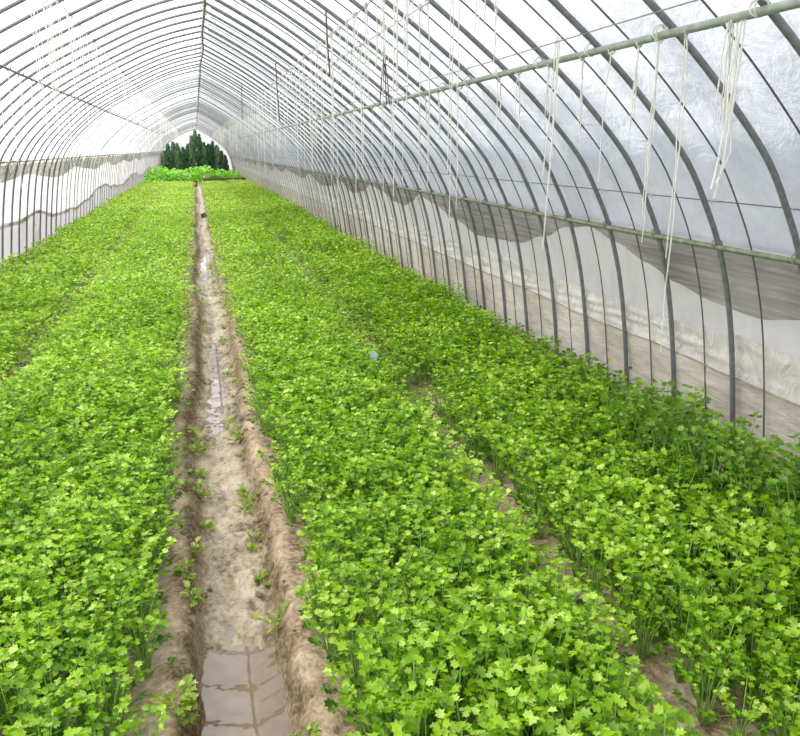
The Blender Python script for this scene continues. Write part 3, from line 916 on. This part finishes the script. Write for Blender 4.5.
nm = ['leftmost', 'second from the left', 'third from the left', 'fourth from the left', 'right of the path end', 'sixth from the left', 'second from the right', 'rightmost']
for i, (x, y, s) in enumerate(bx):
    e = empty('broad_leaved_bush', (x, y, 0), random.uniform(0, 6)); e.scale = (s, s, s * (1.1 if i in (0, 4) else .9))
    a, b = BV[i % 3]; link_mesh('leaves', a, parent=e); link_mesh('stems', b, parent=e)
    lab = 'light green broad-leaved bush in the front row past the celery, ' + nm[i] if i < 8 else (
        'light green broad-leaved bush in the back row before the dark hedge' if i not in (8, 15) else
        ('light green bush by the left wall, just before the front row of bushes' if i == 8 else 'small light green bush by the left wall at the end of the left bed'))
    tag(e, lab, 'bush', 'light green bushes beyond the celery')

def conifer(seed, H, R, n):
    r = random.Random(seed); LV = []
    for i in range(n):
        t = r.random() ** .8; z = H * t
        rad = R * (1 - t) ** .55 * r.uniform(.3, 1.05)
        az = r.uniform(0, 6.28); d = Vector((math.cos(az) * .4, math.sin(az) * .4, 1)).normalized()
        sd = d.cross(Vector((math.cos(az), math.sin(az), .1))).normalized() * .7; nn = sd.cross(d).normalized()
        LV.append((math.cos(az) * rad, math.sin(az) * rad, z * .97, *d, *sd, *nn, .17 * r.uniform(.6, 1.3), r.uniform(0, 1) * (.35 + .65 * t)))
    V, F, T = expand(np.array(LV), 1)
    m = np_mesh('hedge_foliage', V, F, T); m.materials.append(M['conifer'])
    tr = tubes_mesh('hedge_trunk', [([(0, 0, 0), (.01, 0, H * .5), (0, 0, H * .96)], [.04, .025, .006])], 6); tr.materials.append(M['bark'])
    return m, tr
hx = [(-2.15, 1.55, .24), (-1.85, 2.0, .26), (-1.5, 2.15, .27), (-1.18, 2.05, .26), (-.82, 1.75, .22), (-.48, 2.0, .25), (-.2, 2.55, .27), (.06, 2.95, .24),
      (.34, 2.7, .27), (.62, 2.1, .25), (.95, 2.0, .26), (1.25, 2.2, .22), (1.52, 1.9, .22), (1.8, 1.5, .22), (2.05, 1.2, .2)]
for i, (x, H, R) in enumerate(hx):
    f, t = conifer(900 + i, H, R * 1.5, 560)
    e = empty('columnar_evergreen', (x, 59 + (i % 3) * .5, 0)); link_mesh('foliage', f, parent=e); link_mesh('trunk', t, parent=e)
    lab = {7: 'tallest dark feathery evergreen at the far end, below the ridge pipe', 8: 'broad dark evergreen just right of the tallest one',
           0: 'short dark evergreen at the left end of the far hedge', 14: 'short dark evergreen at the right end of the far hedge',
           11: 'pointed dark evergreen rising out of the right half of the far hedge'}.get(i)
    if not lab: lab = 'dark feathery evergreen in the %s of the far hedge, %s from the left' % ('left half' if i < 7 else 'right half', ORD[i])
    tag(e, lab, 'evergreen', 'dark hedge at the far end')

# ------------------------------------------------------------------ light, world, camera
W = bpy.data.worlds.new('overcast'); scene.world = W; W.use_nodes = True
nt = W.node_tree; nt.nodes.clear()
wo = nt.nodes.new('ShaderNodeOutputWorld'); bg = nt.nodes.new('ShaderNodeBackground')
tc = nt.nodes.new('ShaderNodeTexCoord'); sp = nt.nodes.new('ShaderNodeSeparateXYZ')
nt.links.new(tc.outputs['Generated'], sp.inputs[0])
# brighter sky on the sun's side (left), cooler and dimmer on the right
cl = ramp(nt, (lambda mr: (nt.links.new(sp.outputs[0], mr.inputs[0]), mr.inputs.__getitem__(1).__setattr__('default_value', -1.), mr.outputs[0])[2])(nt.nodes.new('ShaderNodeMapRange')),
          [(0, (1.0, 1.0, 1.0)), (.45, (.95, .97, 1.0)), (.62, (.58, .61, .67)), (1, (.40, .43, .49))])
nt.links.new(cl, bg.inputs[0]); bg.inputs[1].default_value = 1.3
nt.links.new(bg.outputs[0], wo.inputs[0])

sl = bpy.data.lights.new('sun', 'SUN'); sl.energy = 12.0; sl.angle = math.radians(5); sl.color = (1, .96, .88)
so = bpy.data.objects.new('sun', sl); COL.objects.link(so)
sd = Vector((-.62, .38, .85)).normalized()
so.rotation_euler = sd.to_track_quat('Z', 'Y').to_euler(); so.location = (-8, 5, 12)

cam = bpy.data.cameras.new('camera'); co = bpy.data.objects.new('camera', cam); COL.objects.link(co)
cam.sensor_fit = 'HORIZONTAL'; cam.sensor_width = 36; cam.lens = 780 * 36 / 800; cam.clip_start = .05; cam.clip_end = 300
right = Vector([Mrow[j][0] for j in range(3)]); down = Vector([Mrow[j][1] for j in range(3)]); fwd = Vector([Mrow[j][2] for j in range(3)])
mm = Matrix((right, -down, -fwd)).transposed().to_4x4(); mm.translation = CAM
co.matrix_world = mm
scene.camera = co
scene.view_settings.view_transform = 'Standard'
scene.view_settings.exposure = 0.32
scene.cycles.use_denoising = True
scene.cycles.sample_clamp_indirect = 8
scene.cycles.transparent_max_bounces = 12
